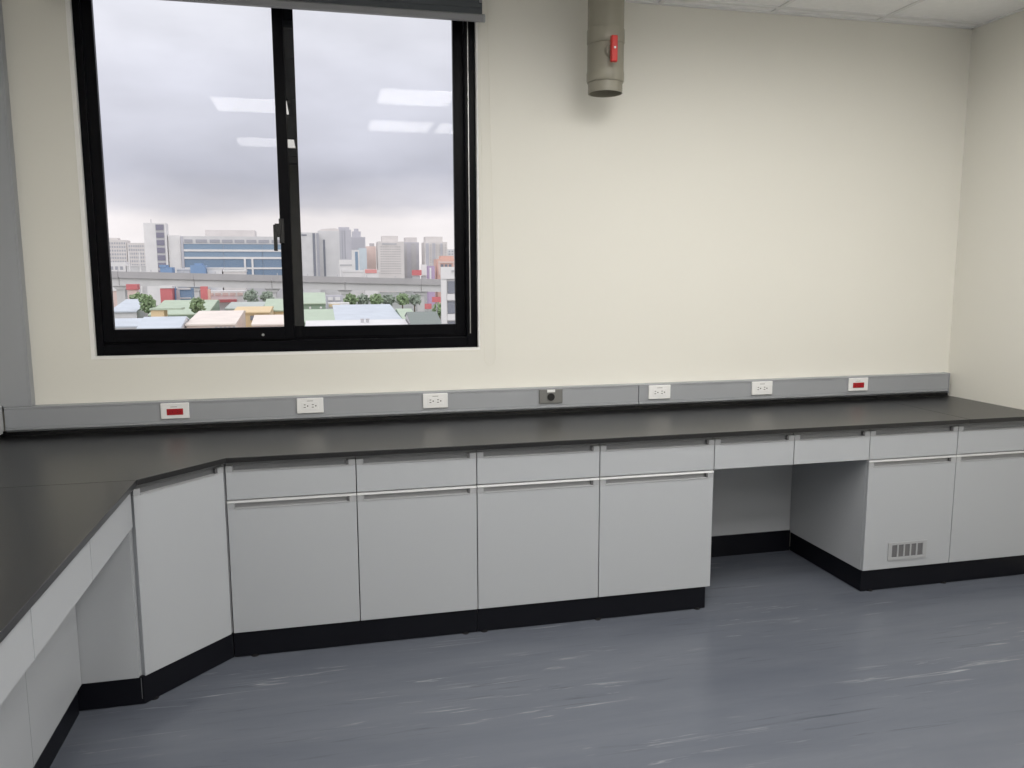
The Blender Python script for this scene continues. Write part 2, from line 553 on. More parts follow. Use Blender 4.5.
B('white_tab', PLATE, t, x-.020, x+.020, -.0620, -.0596, .909, .9225, .001)
white_socket(1.656, 'white double socket just right of the trunking joint')
white_socket(2.232, 'white double socket beside the right-hand red socket, above the knee space')
red_socket(2.806, 'white plate with red socket on trunking near the right wall')

# ------------------------------------------------------------------ worktops
CZ0, CZ1 = .780, .800
def slab(name, pts, label):
    o = MB().prism(pts, lambda u, v, w: (u, v, w), CZ0, CZ1).build(name, TOPM, None, .0015)
    tag(o, label, 'worktop', 'black resin worktop slabs')
    return o
o = slab('worktop', [(XL+.001, -.001), (2.9545, -.001), (2.9545, -.680), (-.367, -.680), (-.624, -.950), (-.624, -.9553), (XL+.001, -.9553)],
     'long black worktop with angled corner under the window')
B('gap_shade_strip', TOPM, o, XL+.018, 2.9545, -.014, -.001, CZ1+.0003, .8205)  # dark strip added where the gap below the trunking is shaded
B('gap_shade_strip', TOPM, o, XL+.001, XL+.0165, -.9545, -.001, CZ1+.0003, .8185)
o = slab('worktop', [(2.9565, -.001), (XR-.001, -.001), (XR-.001, -.680), (2.9565, -.680)], 'short black worktop slab against the right wall')
B('gap_shade_strip', TOPM, o, 2.9565, XR-.003, -.014, -.001, CZ1+.0003, .8205)
o = slab('worktop', [(XL+.001, -.9558), (-.624, -.9558), (-.624, -3.2), (XL+.001, -3.2)], 'black worktop slab along the left wall')
B('gap_shade_strip', TOPM, o, XL+.001, XL+.0165, -3.2, -.9565, CZ1+.0003, .8185)

# ------------------------------------------------------------------ bench fronts
YFR, ZS, ZB, ZTOP = -.660, .629, .094, .776
GAP = .0019
def handle_strip(parent, x0, x1, zt, fn, lip=True):
    """recessed aluminium pull along a front's top edge; fn maps (along, out, z) to world, out = 0 at the front face"""
    h = MB()
    h.prism([(.013, -.010), (.018, -.010), (.018, -.0295), (.013, -.0295)], lambda u, v, w: fn(w, u, zt+v), x0+.0265, x1-.0265)
    h.build('handle_profile', ALU, parent)
    ed = MB()
    ed.prism([(-.0022, -.034), (.018, -.034), (.018, -.0298), (.004, -.0298), (-.0022, -.0325)], lambda u, v, w: fn(w, u, zt+v), x0+.0265, x1-.0265)
    ed.build('handle_edge', ALU, parent)
    lp = MB()
    lp.prism([(.006, 0) if lip else (.0105, 0), (.018, 0), (.018, -.0095), (-.003 if lip else .010, -.0095), (-.003 if lip else .010, -.007)], lambda u, v, w: fn(w, u, zt+v), x0, x1)
    lp.build('handle_lip', ALUL if lip else ALUD, parent)  # lit tone on doors, worktop shade painted in on drawers
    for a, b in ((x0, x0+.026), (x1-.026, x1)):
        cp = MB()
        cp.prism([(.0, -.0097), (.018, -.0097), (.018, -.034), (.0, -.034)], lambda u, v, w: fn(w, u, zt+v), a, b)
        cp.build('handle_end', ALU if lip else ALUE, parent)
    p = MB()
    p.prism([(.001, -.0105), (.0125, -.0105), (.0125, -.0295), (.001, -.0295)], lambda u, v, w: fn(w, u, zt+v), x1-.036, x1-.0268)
    p.build('trough_end', DARK_END, parent)  # small dark block at the trough's right end
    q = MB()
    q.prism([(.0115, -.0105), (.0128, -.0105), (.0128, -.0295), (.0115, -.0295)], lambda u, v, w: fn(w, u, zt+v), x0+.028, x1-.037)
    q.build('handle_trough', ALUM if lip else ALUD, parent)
def front(kind, parent, x0, x1, z0, z1, fn=None, handle=True):
    fn = fn or (lambda a, o_, z: (a, YFR+o_, z))
    a, b = x0+GAP, x1-GAP
    zt = z1-GAP
    top = zt-(.0345 if handle else 0)
    m = MB()
    m.prism([(0, z0+GAP), (0, top), (.018, top), (.018, z0+GAP)], lambda u, v, w: fn(w, u, v), a, b)
    o = m.build(kind, LAM, parent, .0008, seg=1)
    if handle:
        handle_strip(o, a, b, zt, fn, z1 < ZTOP-.01)
    return o
def foot(parent, x, y):
    MB().cyl((x, y, FLZ+.0003), (x, y, FLZ+.0038), .015, n=14).cyl((x, y, FLZ+.0038), (x, y, FLZ+.0075), .011, n=12).build('foot', FOOT, parent)
def plinth(parent, x0, x1, y0, y1):
    B('plinth', PLINTH, parent, x0, x1, y0, y1, FLZ+.004, ZB-.0005)

def base_unit(label, x0, x1, xm, vent=False, feet=()):
    t = empty('base_cabinet', ((x0+x1)/2, -.33, 0), label, 'cabinet', 'grey base cabinets under the worktop')
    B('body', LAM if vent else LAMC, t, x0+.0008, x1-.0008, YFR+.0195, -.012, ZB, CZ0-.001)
    plinth(t, x0+.001, x1-(.02 if x1 == X[4] else .001), -.651, -.06)
    for fx, fy in feet:
        foot(t, fx, fy)
    for a, b in ((x0, xm), (xm, x1)):
        front('drawer', t, a, b, ZS, ZTOP)
        d = front('door', t, a, b, ZB, ZS)
        if vent and a == x0:
            vx0, vx1, vz0, vz1 = 2.566, 2.776, .136, .222
            B('vent_mesh', VENTM, d, vx0+.012, vx1-.012, YFR-.0012, YFR-.0004, vz0+.010, vz1-.010)
            g = MB()
            g.box(vx0, vx1, YFR-.005, YFR-.0014, vz0, vz0+.014).box(vx0, vx1, YFR-.005, YFR-.0014, vz1-.012, vz1)
            n = 5
            inner0, inner1 = vx0+.018, vx1-.018
            w_ = (inner1-inner0)/n
            g.box(vx0, inner0+.002, YFR-.005, YFR-.0014, vz0+.014, vz1-.012)
            g.box(inner1-.002, vx1, YFR-.005, YFR-.0014, vz0+.014, vz1-.012)
            for k in range(1, n):
                g.box(inner0+w_*k-.0035, inner0+w_*k+.0035, YFR-.005, YFR-.0014, vz0+.014, vz1-.012)
            g.build('vent_grille', VENT, d)
    return t
X = [-.376, .113, .597, 1.127, 1.656, 2.046, 2.436, 2.913]
base_unit('grey two-door base cabinet next to the angled corner cabinet', X[0], X[2], X[1], feet=((-.30, -.645), (.545, -.645)))
base_unit('grey two-door base cabinet left of the open knee space', X[2], X[4], X[3], feet=((.625, -.645), (1.60, -.645), (1.13, -.645)))
base_unit('grey two-door base cabinet with small vent grille, right of the knee space', X[6], XR-.002, X[7], vent=True, feet=((2.49, -.645), (2.9, -.645)))

# knee-space drawers
t = empty('knee_drawer_unit', (X[5], -.33, ZS), 'pair of shallow grey drawers hanging over the open knee space', 'drawers')
B('body', LAM, t, X[4]+.0008, X[6]-.0008, YFR+.0195, -.025, ZS+.004, CZ0-.001)
front('drawer', t, X[4], X[5], ZS, ZTOP)
front('drawer', t, X[5], X[6], ZS, ZTOP)
t = empty('knee_space_panel', (X[5], -.03, 0), 'grey back panel of the knee space between base cabinets', 'panel')
B('panel', LAM, t, X[4]+.001, X[6]-.001, -.050, -.026, .104, ZS+.003)
B('plinth', PLINTH, t, X[4]+.001, X[6]-.002, -.056, -.026, FLZ+.0005, .1035)

# corner cabinet with the angled full-height door
cc = empty('corner_cabinet', (-.85, -.45, 0), 'tall-doored grey corner cabinet with angled door between the two benches', 'cabinet')
P0, P1 = Vector((-.646, -.949)), Vector((-.378, -.661))
ex = (P1-P0).normalized()
en = Vector((-ex.y, ex.x))            # inward
LEN = (P1-P0).length
def cfn(a, o_, z):
    q = P0 + ex*a + en*o_
    return (q.x, q.y, z)
inn = [P0+en*.020, P1+en*.020]
MB().prism([(XL+.055, -.02), (X[0]-.002, -.02), (X[0]-.002, inn[1].y), (inn[1].x, inn[1].y), (inn[0].x, inn[0].y), (inn[0].x, -.9475), (XL+.055, -.9475)],
           lambda u, v, w: (u, v, w), ZB, CZ0-.001).build('body', LAM, cc)
front('door', cc, .007, LEN-.003, ZB, ZTOP, fn=cfn)
pin = [P0+en*.009, P1+en*.009]
MB().prism([(-.90, -.70), (X[0]-.002, -.62), (X[0]-.002, pin[1].y+.004), (pin[1].x, pin[1].y), (pin[0].x+.004, pin[0].y), (pin[0].x+.004, -.940), (-.90, -.940)],
           lambda u, v, w: (u, v, w), FLZ+.004, ZB-.0005).build('plinth', PLINTH, cc)
for fx, fy in ((-.44, -.695), (-.612, -.915)):
    foot(cc, fx-.012, fy+.012)
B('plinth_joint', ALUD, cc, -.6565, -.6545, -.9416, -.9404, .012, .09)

# left bench: apron fronts over a shallow knee recess
XW = -.646
YB = [-.952, -1.452, -1.927, -2.41, -2.9]
lab = ['next to the corner cabinet', 'second from the corner cabinet', 'third from the corner cabinet', 'farthest from the corner cabinet']
wing = empty('apron_unit', (-.95, -1.9, .64), 'plain grey apron fronts under the left worktop', 'apron')
B('body', LAM, wing, -.835, XW-.0195, YB[4], YB[0]-.001, .645, CZ0-.001)
for k in range(4):
    front('apron_front', wing, -YB[k], -YB[k+1], .636, .7805, fn=lambda a, o_, z: (XW-o_, -a, z), handle=False)
YP = [-.951, -1.432, -1.92, -2.41, -2.9]
kp = empty('knee_recess_panel', (-.86, -1.9, 0), 'grey recessed back panels under the left worktop', 'panel')
for k in range(4):
    B('panel', LAM, kp, -.862, -.842, YP[k+1]+.001, YP[k]-.001, ZB+.001, .7785)
B('plinth', PLINTH, kp, -.880, -.856, YP[4], YP[0]-.002, FLZ+.0005, ZB)

# ------------------------------------------------------------------ PVC pipe with valve
PX, PY = 1.294, -.20
pv = empty('exhaust_pipe', (PX, PY, 2.277), 'grey plastic pipe with red valve handle hanging from the ceiling', 'pipe')
ro, rs, rb, re = .0818, .0850, .0824, .0785
w_ = .007
MB().lathe([(ro, 2.55), (ro, ZC+.055), (ro-w_, ZC+.055), (ro-w_, 2.55)], PX, PY).build('pipe', PVC, pv, smooth=True)
MB().lathe([(rs-.002, 2.573), (rs, 2.568), (rs, 2.514), (rs-.003, 2.508), (rb-.004, 2.508), (rb-.004, 2.573)], PX, PY).build('socket_collar', PVC, pv, smooth=True)
MB().lathe([(rb-.002, 2.5075), (rb, 2.504), (rb, 2.402), (rs-.001, 2.388), (rs, 2.383), (rs, 2.349), (rs-.003, 2.343), (re-.008, 2.343), (re-.008, 2.5075)], PX, PY).build('valve_body', PVC, pv, smooth=True)
MB().lathe([(re, 2.3425), (re, 2.297), (re-.005, 2.297), (re-.005, 2.3425)], PX, PY).build('outlet_pipe', PVC, pv, smooth=True)
MB().lathe([(re-.009, 2.370), (.001, 2.370), (.001, 2.366), (re-.009, 2.366)], PX, PY).build('damper_disc', PVCIN, pv)  # dark disc set low so the pipe mouth reads shaded
hx = PX-.003
yh = PY-rb
hz = 2.462
MB().cyl((hx, yh+.006, hz), (hx, yh-.012, hz), .030, .026, n=24).cyl((hx, yh-.012, hz), (hx, yh-.026, hz), .012, n=16).build('valve_boss', PVC, pv, smooth=True)
MB().box(hx-.0145, hx+.0145, yh-.046, yh-.022, hz-.055, hz+.057).build('valve_handle', REDH, pv, .005)
MB().cyl((hx, yh-.0465, hz+.004), (hx, yh-.0490, hz+.004), .005, n=12).build('handle_screw', STEEL, pv)

# ------------------------------------------------------------------ the city outside
GZ = -16.0
tag(B('ground', mat('city_ground', (.30, .31, .29), .9, vary=.25, vscale=.05), None, -700, 900, 30, 2600, GZ-1, GZ), 'grey open ground between the buildings', kind='structure')
def fac(name, c): return mat(name, c, .75, spec=.25, vary=.05, vscale=.15)  # pale, greyed facade colours stand in for haze in the air
WHITE_F = fac('white_render', (.82, .80, .79))
PALE_F = fac('pale_grey_render', (.70, .69, .69))
BEIGE_F = fac('beige_render', (.73, .69, .67))
PINK_F = fac('pink_render', (.78, .62, .57))
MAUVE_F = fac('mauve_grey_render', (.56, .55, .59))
GREY_F = fac('mid_grey_render', (.55, .54, .55))
ORANGE_F = fac('orange_render', (.76, .50, .42))
YELLOW_F = fac('ochre_render', (.80, .62, .38))
CREAM_F = fac('cream_render', (.85, .72, .64))
DKWIN = mat('dark_facade_glass', (.24, .25, .29), .25)
MIDWIN = mat('grey_facade_glass', (.42, .42, .46), .3)
BLUEG = mat('blue_curtain_glass', (.26, .35, .46), .2)
BLUEG2 = mat('deep_blue_curtain_glass', (.21, .29, .40), .2)
BLUEP = mat('blue_sheet', (.24, .36, .56), .6)
REDP2 = mat('red_sheet', (.66, .19, .20), .6)
GREENR = mat('green_sheet_roof', (.50, .59, .45), .6, vary=.06, vscale=.3)
GREENW = mat('green_sheet_wall', (.30, .40, .30), .7)
BLUER = mat('pale_blue_sheet_roof', (.61, .655, .71), .6, vary=.06, vscale=.3)
WHITER = mat('off_white_sheet_roof', (.80, .78, .77), .6, vary=.05, vscale=.3)
GREYR = mat('grey_green_sheet_roof', (.52, .56, .52), .6, vary=.05, vscale=.3)
CREAMR = mat('cream_sheet_roof', (.88, .78, .70), .6, vary=.05, vscale=.3)
CONC = fac('viaduct_concrete', (.66, .65, .64))
CONCD = fac('darker_parapet_concrete', (.47, .455, .455))  # parapet toned darker than the girder

def bld(name, label, x0, x1, y, zt, depth, m, cat='building', group=None):
    t = empty(name, ((x0+x1)/2, y+depth/2, GZ), label, cat, group)
    B('wall', m, t, x0, x1, y, y+depth, GZ, zt)
    return t
def roofbox(t, x0, x1, y, z0, z1, depth, m, name='roof_block'):
    return B(name, m, t, x0, x1, y, y+depth, z0, z1)
def grid(t, x0, x1, y, z0, z1, nx, nz, m, fx=.55, fz=.5, name='window_grid'):
    g = MB()
    dx, dz = (x1-x0)/nx, (z1-z0)/nz
    for i in range(nx):
        for k in range(nz):
            a = x0+dx*(i+.5-fx/2); c = z0+dz*(k+.5-fz/2)
            g.box(a, a+dx*fx, y-.12, y-.01, c, c+dz*fz)
    o = g.build(name, m, t)
    tag(o, kind='stuff')
    return o

# left: apartment rows, white tower, blue office
t = bld('apartment_block', 'pale apartment row with a grid of small windows at the window\'s left edge', -206, -178.5, 840, 34.4, 18, BEIGE_F, group='far apartment blocks')
grid(t, -205, -179, 840, 2, 33, 12, 9, MIDWIN)
roofbox(t, -196, -186, 842, 34.4, 36.5, 10, BEIGE_F)
t = bld('apartment_block', 'slightly lower pale apartment row just left of the white tower', -178, -158, 840, 31.7, 18, BEIGE_F, group='far apartment blocks')
grid(t, -177, -159, 840, 2, 30.5, 9, 8, MIDWIN)
t = bld('low_building', 'low white building left of the white tower, above the viaduct', -122, -112, 520, 9.0, 14, WHITE_F)
grid(t, -121, -113, 520, 3, 8, 3, 1, MIDWIN, .6, .4)
t = bld('low_building', 'low grey building at the foot of the white tower', -111.6, -100.5, 520, 6.6, 14, PALE_F)
B('roof_slab', WHITE_F, t, -111.9, -100.2, 519.7, 534.3, 6.6, 7.1)
for x_, l_ in ((-107.6, 'thin white pole farther from the white tower'), (-101.9, 'thin white pole closer to the white tower')):
    o = MB().cyl((x_, 510, GZ), (x_, 510, 14.7), .55, .38, n=10).cyl((x_, 510, 14.7), (x_, 510, 15.2), .6, n=10).build('lamp_mast', WHITE_F)
    tag(o, l_, 'pole', 'white poles by the viaduct')
t = bld('office_tower', 'slim white tower with a vertical strip of dark windows', -97, -85.0, 500, 30.8, 8, WHITE_F)
B('window_recess', GREY_F, t, -90.6, -86.0, 499.85, 499.98, 0, 30.3)
for k in range(7):
    B('window', mat('mauve_facade_glass', (.26, .25, .32), .3), t, -90.4, -86.2, 499.6, 499.84, 26.9-4.3*k, 29.8-4.3*k)
MB().cyl((-93.9, 506, 30.8), (-93.9, 506, 33.3), .25, n=8).build('roof_mast', GREY_F, t)
t = bld('stair_block', 'blank white wing joining the white tower to the blue office', -84.6, -78.0, 502, 24.1, 6, WHITE_F)
of = bld('glass_office', 'long blue glass office building with white floor bands', -77.4, -10.5, 500, 23.5, 34, GREY_F)
roofbox(of, -65, -37, 508, 23.5, 27.6, 16, BEIGE_F)
B('parapet_band', PALE_F, of, -77.4, -10.5, 499.5, 499.98, 19.2, 23.6)
for a, b in ((-75.4, -71.0), (-69.2, -63.0), (-61.6, -56.0), (-54.8, -49.0), (-47.8, -42.4), (-41.2, -35.6), (-34.4, -28.4), (-27.0, -21.4), (-20.0, -14.6)):
    B('window', MIDWIN, of, a, b, 499.2, 499.49, 19.9, 21.7)
B('corner_pier', MAUVE_F, of, -77.4, -76.0, 499.1, 499.49, -4, 23.4)
for z0, z1, m_ in ((16.1, 19.1, BLUEG), (11.8, 14.8, BLUEG), (5.7, 10.5, BLUEG2), (-3, 4.6, BLUEG2)):
    for a, b in ((-75.9, -54.4), (-54.2, -32.6), (-32.4, -10.6)):
        B('glass_band', m_, of, a, b, 499.6, 499.95, z0, z1)
for z0, z1 in ((14.85, 16.05), (10.55, 11.75), (4.65, 5.65)):
    B('white_band', WHITE_F, of, -75.9, -10.5, 499.2, 499.98, z0, z1)
for a in (-43.1, -38.9):
    B('white_fin', WHITE_F, of, a, a+1.1, 498.7, 499.15, -4, 10.6)
t = bld('blue_shed', 'small bright blue shed at the foot of the white tower', -77, -71.5, 430, 5.2, 8, BLUEP, 'shed', 'blue sheds beyond the viaduct')
B('sloping_roof', BLUEP, t, -77.3, -74.2, 429.7, 438.3, 5.2, 6.4)
t = bld('blue_shed', 'larger bright blue shed in front of the blue office', -63, -56, 430, 6.2, 8, BLUEP, 'shed', 'blue sheds beyond the viaduct')
B('roof_ridge', BLUEP, t, -61, -57.5, 430.5, 437, 6.2, 7.2)
t = bld('low_building', 'low pale building between the two blue sheds', -72.5-.0+1.5, -65, 441, 4.0, 8, PALE_F)
B('roof_slab', WHITE_F, t, -71.2, -64.8, 440.7, 449.3, 4.0, 4.7)
t = bld('low_building', 'low white building right of the larger blue shed', -55.8, -48.7, 436, 4.5, 8, WHITE_F)
B('roof_slab', WHITE_F, t, -56, -48.5, 435.7, 444.3, 4.5, 5.1)
t = bld('low_building', 'low white-roofed building beside the white fins of the office', -48, -37.2, 436, 3.0, 8, BEIGE_F)
B('roof_slab', WHITE_F, t, -48.3, -37, 435.7, 444.3, 3.0, 4.1)

# right pane: grey slabs, distant towers, beige estate
t = bld('slab_tower', 'light grey slab tower with dark slits right beside the window stile', -16, .4, 660, 34.1, 8, PALE_F, group='grey slab towers')
for a, b in ((-4.6, -2.6), (-1.6, .3)):
    B('dark_slit', DKWIN if a < -2 else MIDWIN, t, a, b, 659.7, 659.98, -2, 33.6)
B('roof_sign', DKWIN, t, -13, -9, 659.6, 659.98, 31.6, 32.6)
t = bld('slab_tower', 'taller light grey slab tower with one dark slit and rounded roof', -.6, 16.6, 670, 36.0, 12, PALE_F, group='grey slab towers')
B('dark_slit', DKWIN, t, 3.4, 5.0, 669.7, 669.98, -2, 29)
MB().prism([(-.4, 36.0), (2.5, 37.5), (13, 38.2), (16, 37.4), (16.8, 36.0)], lambda u, v, w: (u, w, v), 671, 681).build('roof_block', BEIGE_F, t)
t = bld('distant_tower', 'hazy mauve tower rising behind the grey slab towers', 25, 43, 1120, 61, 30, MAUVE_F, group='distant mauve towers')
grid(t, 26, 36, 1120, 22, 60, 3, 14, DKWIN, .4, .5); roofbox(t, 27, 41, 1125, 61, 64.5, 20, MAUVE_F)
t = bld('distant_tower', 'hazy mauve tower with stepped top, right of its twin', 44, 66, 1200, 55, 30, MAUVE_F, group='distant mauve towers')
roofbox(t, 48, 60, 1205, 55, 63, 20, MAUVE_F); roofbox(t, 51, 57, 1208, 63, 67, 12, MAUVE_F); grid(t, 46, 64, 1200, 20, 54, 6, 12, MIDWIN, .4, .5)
t = bld('low_building', 'small white block below the mauve towers', 14, 23.5, 600, 12.0, 12, WHITE_F)
B('dark_band', GREY_F, t, 14.5, 23, 599.7, 599.98, 7.5, 8.6)
t = bld('narrow_block', 'narrow white and blue block below the mauve towers', 29.5, 36, 760, 23.5, 14, WHITE_F)
B('glass_strip', BLUEG, t, 32.2, 34.8, 759.7, 759.98, 0, 22)
bld('narrow_block', 'plain pale blue-grey block next to the white and blue one', 37.5, 45, 800, 26.5, 14, fac('pale_blue_render', (.62, .68, .72)))
t = bld('narrow_block', 'beige block with pinkish face left of the large beige tower', 46, 55.2, 820, 29.0, 14, PINK_F)
roofbox(t, 49.5, 54, 822, 29.0, 32, 8, GREY_F)
t = bld('low_building', 'long low white building just above the viaduct', 15, 39.5, 560, 3.0, 12, WHITE_F)
B('roof_slab', WHITE_F, t, 14.6, 40, 559.6, 572.4, 3.0, 4.2)
t = bld('shop_building', 'small pink-fronted shop building above the viaduct', 29, 37.5, 545, 4.8, 8, WHITE_F)
B('pink_sign', mat('pink_sign', (.80, .36, .34), .6), t, 29.4, 37, 544.6, 544.98, 2.2, 4.6)
t = bld('apartment_tower', 'large beige apartment tower with dense window rows', 56, 81.2, 800, 33, 26, BEIGE_F, group='beige apartment towers')
grid(t, 58, 78, 800, 1, 29, 9, 12, fac('beige_shade', (.55, .52, .51)), .72, .42); roofbox(t, 60.5, 76, 804, 33, 38.6, 16, BEIGE_F)
B('dark_fascia', GREY_F, t, 60, 74, 799.6, 799.98, 29.8, 31.6)
t = bld('apartment_tower', 'mauve-grey middle apartment tower behind the two beige ones', 83, 99.5, 830, 33.5, 26, MAUVE_F, group='beige apartment towers')
roofbox(t, 86, 98, 834, 33.5, 38.6, 14, BEIGE_F)
for a, b in ((84, 87), (91.5, 96.5)):
    B('balcony_stack', GREY_F, t, a, b, 829.5, 829.98, -2, 32.5)
t = bld('apartment_tower', 'right-hand beige apartment tower with vertical balcony stripes', 101.5, 124, 800, 32.8, 26, BEIGE_F, group='beige apartment towers')
roofbox(t, 103, 120, 804, 32.8, 38.2, 16, BEIGE_F)
for a, b in ((102.5, 105.5), (109, 112), (117, 119.5)):
    B('balcony_stack', MAUVE_F, t, a, b, 799.5, 799.98, -2, 31.5)
grid(t, 105.8, 123.5, 799.4, 2, 31, 6, 12, fac('beige_shade', (.55, .52, .51)), .4, .4)
t = bld('distant_tower', 'distant grey block at the right edge of the window', 157, 182, 1040, 33, 20, PALE_F)
grid(t, 158, 181, 1040, 4, 32, 6, 8, MIDWIN)
t = bld('shop_building', 'orange building with framed sign near the right window edge', 65.5, 82, 460, 10.0, 14, ORANGE_F)
roofbox(t, 68, 75.5, 462, 10.0, 11.8, 8, ORANGE_F)
for a in (66.2, 74.8):
    B('sign_frame', PINK_F, t, a, a+1.0, 459.6, 459.98, 1, 9)
B('sign_frame', PINK_F, t, 67.3, 74.7, 459.6, 459.98, 7.6, 8.6)
for k in range(3):
    B('window', DKWIN, t, 67.6+2.3*k, 69.2+2.3*k, 459.7, 459.98, 5.4, 7.0)
t = bld('narrow_block', 'slim violet block left of the orange building', 60, 63.6, 456, 6.0, 8, fac('violet_render', (.52, .40, .56)))
B('light_panel', WHITE_F, t, 60.6, 61.6, 455.7, 455.98, -3, 5)
t = bld('billboard', 'red billboard above the viaduct, before the beige towers', 46.9, 51.0, 420, .6, 2, GREY_F, 'billboard')
B('red_board', REDP2, t, 46.6, 51.6, 419.4, 419.98, .8, 3.6)
t = bld('billboard', 'white billboard beside the red one above the viaduct', 52, 54.5, 424, .6, 2, GREY_F, 'billboard')
B('white_board', WHITE_F, t, 51.7, 54.8, 423.4, 423.98, .8, 6.4)

# elevated railway
vi = empty('railway_viaduct', (-15, 343, GZ), 'long concrete railway viaduct crossing the whole view', 'viaduct')
def vz(x): return .75 - .0281*(x+2)
def beam(name, m, a, b, y0, y1, top, bot):
    q = MB()
    v = [q.bm.verts.new((x_, y_, vz(x_)+z_)) for x_ in (a, b) for y_ in (y0, y1) for z_ in (bot, top)]
    for f in ((0, 1, 3, 2), (4, 6, 7, 5), (0, 4, 5, 1), (2, 3, 7, 6), (0, 2, 6, 4), (1, 5, 7, 3)):
        q.bm.faces.new([v[i] for i in f])
    q.build(name, m, vi)
px_ = [-310, -276, -243, -210, -177, -145, -112, -76, -48.6, -19, 10, 41.5, 72, 104, 136, 168, 200]
for a, b in zip(px_[:-1], px_[1:]):
    beam('parapet', CONCD, a+.15, b-.15, 338.0, 338.8, 0, -2.5)
    beam('girder', CONC, a+.1, b-.1, 338.9, 346, -2.1, -5.4)
    beam('parapet', CONCD, a+.15, b-.15, 346.1, 346.9, 0, -2.5)
for a in px_:
    q = vz(a)
    B('pier', CONC, vi, a-1.5, a+1.5, 340.5, 344.5, GZ, q-7.0)
    MB().prism([(-1.5, q-7.0), (1.5, q-7.0), (3.0, q-5.6), (-3.0, q-5.6)], lambda u, v, w: (a+u, w, v), 340, 345).build('pier_cap', CONC, vi)
cat_ = MB()
for a in range(-305, 198, 12):
    cat_.box(a, a+.25, 342, 342.3, vz(a)-2.2, vz(a)+.9)
tag(cat_.build('track_posts', GREY_F, vi), kind='stuff')

# sheds and houses before the viaduct
def shed(name, label, x0, x1, yn, yr, ze, zr, roof, wall, group=None, cat='building'):
    t = empty(name, ((x0+x1)/2, yr, GZ), label, cat, group)
    yb = yr+4
    zb2 = zr-(zr-ze)*min(1, 4/(yr-yn))
    MB().prism([(yn, GZ), (yb, GZ), (yb, zb2), (yr, zr), (yn, ze)], lambda u, v, w: (w, u, v), x0, x1).build('wall', wall, t)
    MB().prism([(yn-.6, ze-.05), (yr, zr+.02), (yb+.6, zb2), (yb+.6, zb2+.3), (yr, zr+.34), (yn-.6, ze+.3)], lambda u, v, w: (w, u, v), x0-.15, x1+.15).build('roof', roof, t)
    return t
t = bld('house', 'pinkish house with white roof slab at the far left below the viaduct', -98, -88.5, 412, -6.0, 10, PINK_F, 'house')
B('roof_slab', WHITE_F, t, -98.4, -88, 411.5, 422.4, -6.0, -4.6)
t = bld('house', 'small red-topped house below the viaduct at left', -64.9, -62, 300, -3.6, 4, PINK_F, 'house')
B('red_roof', REDP2, t, -65.2, -61.7, 299.6, 304.3, -3.6, -1.7)
t = bld('red_hoarding', 'red box-shaped building with white top edge below the viaduct', -50.8, -47.2, 280, -2.9, 5, REDP2, 'building')
B('white_edge', WHITE_F, t, -51.0, -47.0, 279.7, 285.2, -2.9, -2.1)
t = bld('blue_hoarding', 'blue-grey box-shaped building right of the red one', -46.6, -41.7, 284, -3.0, 5, mat('blue_grey_sheet', (.20, .30, .44), .6), 'building')
B('light_frame', PALE_F, t, -46.2, -42.0, 283.6, 283.98, -3.4, -2.9)
B('light_frame', PALE_F, t, -46.2, -42.0, 283.6, 283.98, -6.4, -6.0)
B('dark_post', MAUVE_F, t, -46.5, -45.4, 283.5, 283.98, -8, -3.5)
t = bld('red_sign', 'narrow red sign tower left of the white shop row', -37.9, -35.7, 276, -2.3, 1.5, REDP2, 'sign')
B('side_panel', ORANGE_F, t, -35.68, -34.9, 276, 277.4, GZ, -3.2)
t = bld('shop_row', 'white shop row with red awning below the viaduct', -48, -31.8, 362, -5.4, 12, WHITE_F, 'building')
for k in range(5):
    B('window', PINK_F, t, -46.6+3.0*k, -44.4+3.0*k, 361.6, 361.98, -7.4, -6.2)
B('awning', REDP2, t, -46, -35, 359.5, 361.9, -10.2, -9.0)
shed('factory_shed', 'pale blue roofed shed at the left edge of the window', -61, -53.6, 257, 280, -9.5, -6.6, BLUER, PALE_F)
shed('factory_shed', 'low pale blue gabled roof in the bottom left corner of the window', -48, -39.6, 198.6, 206.8, -10.5, -9.2, BLUER, WHITE_F)
shed('factory_shed', 'broad green roofed shed left of centre in the left pane', -47.4, -31.8, 242, 268, -9.9, -6.7, GREENR, GREENW)
shed('factory_shed', 'pale blue flat-pitched roof along the bottom of the left pane', -39.0, -30.2, 186, 194, -10.3, -8.3, BLUER, PALE_F)
t = bld('kiosk', 'small orange hut with green roof beside the green shed', -43.0, -39.8, 222, -7.6, 5, YELLOW_F, 'hut')
B('roof_slab', GREENR, t, -43.2, -35.5, 221.6, 227.4, -7.6, -7.1)
t = shed('house', 'cream house with a row of narrow windows, bottom of left pane', -29.8, -19.2, 191, 213, -9.9, -7.9, CREAMR, CREAM_F, cat='house')
for k in range(5):
    B('window', MIDWIN, t, -23.6+.95*k, -23.1+.95*k, 190.6, 190.98, -11.4, -10.3)
t = shed('house', 'ochre house with two dark windows near the window stile', -22.8, -13.4, 222, 236, -8.7, -7.8, YELLOW_F, YELLOW_F, cat='house')
for a in (-18.4, -16.2):
    B('window', DKWIN, t, a, a+1.2, 221.6, 221.98, -10.6, -9.4)
shed('factory_shed', 'green roof just left of the window stile', -16.2, -7, 241, 258, -9.1, -6.3, GREENR, YELLOW_F)
shed('factory_shed', 'white roof at the bottom beside the window stile', -15.8, -5.2, 194, 204, -10.3, -8.7, CREAMR, CREAM_F)
shed('factory_shed', 'grey-green roof behind the ochre house', -29.8, -18.6, 269, 290, -9.5, -8.2, GREYR, PALE_F)
t = shed('factory_shed', 'green-walled shed at the left edge of the right pane', -6.4, 1.4, 251, 278, -7.5, -4.9, GREENR, GREENW)
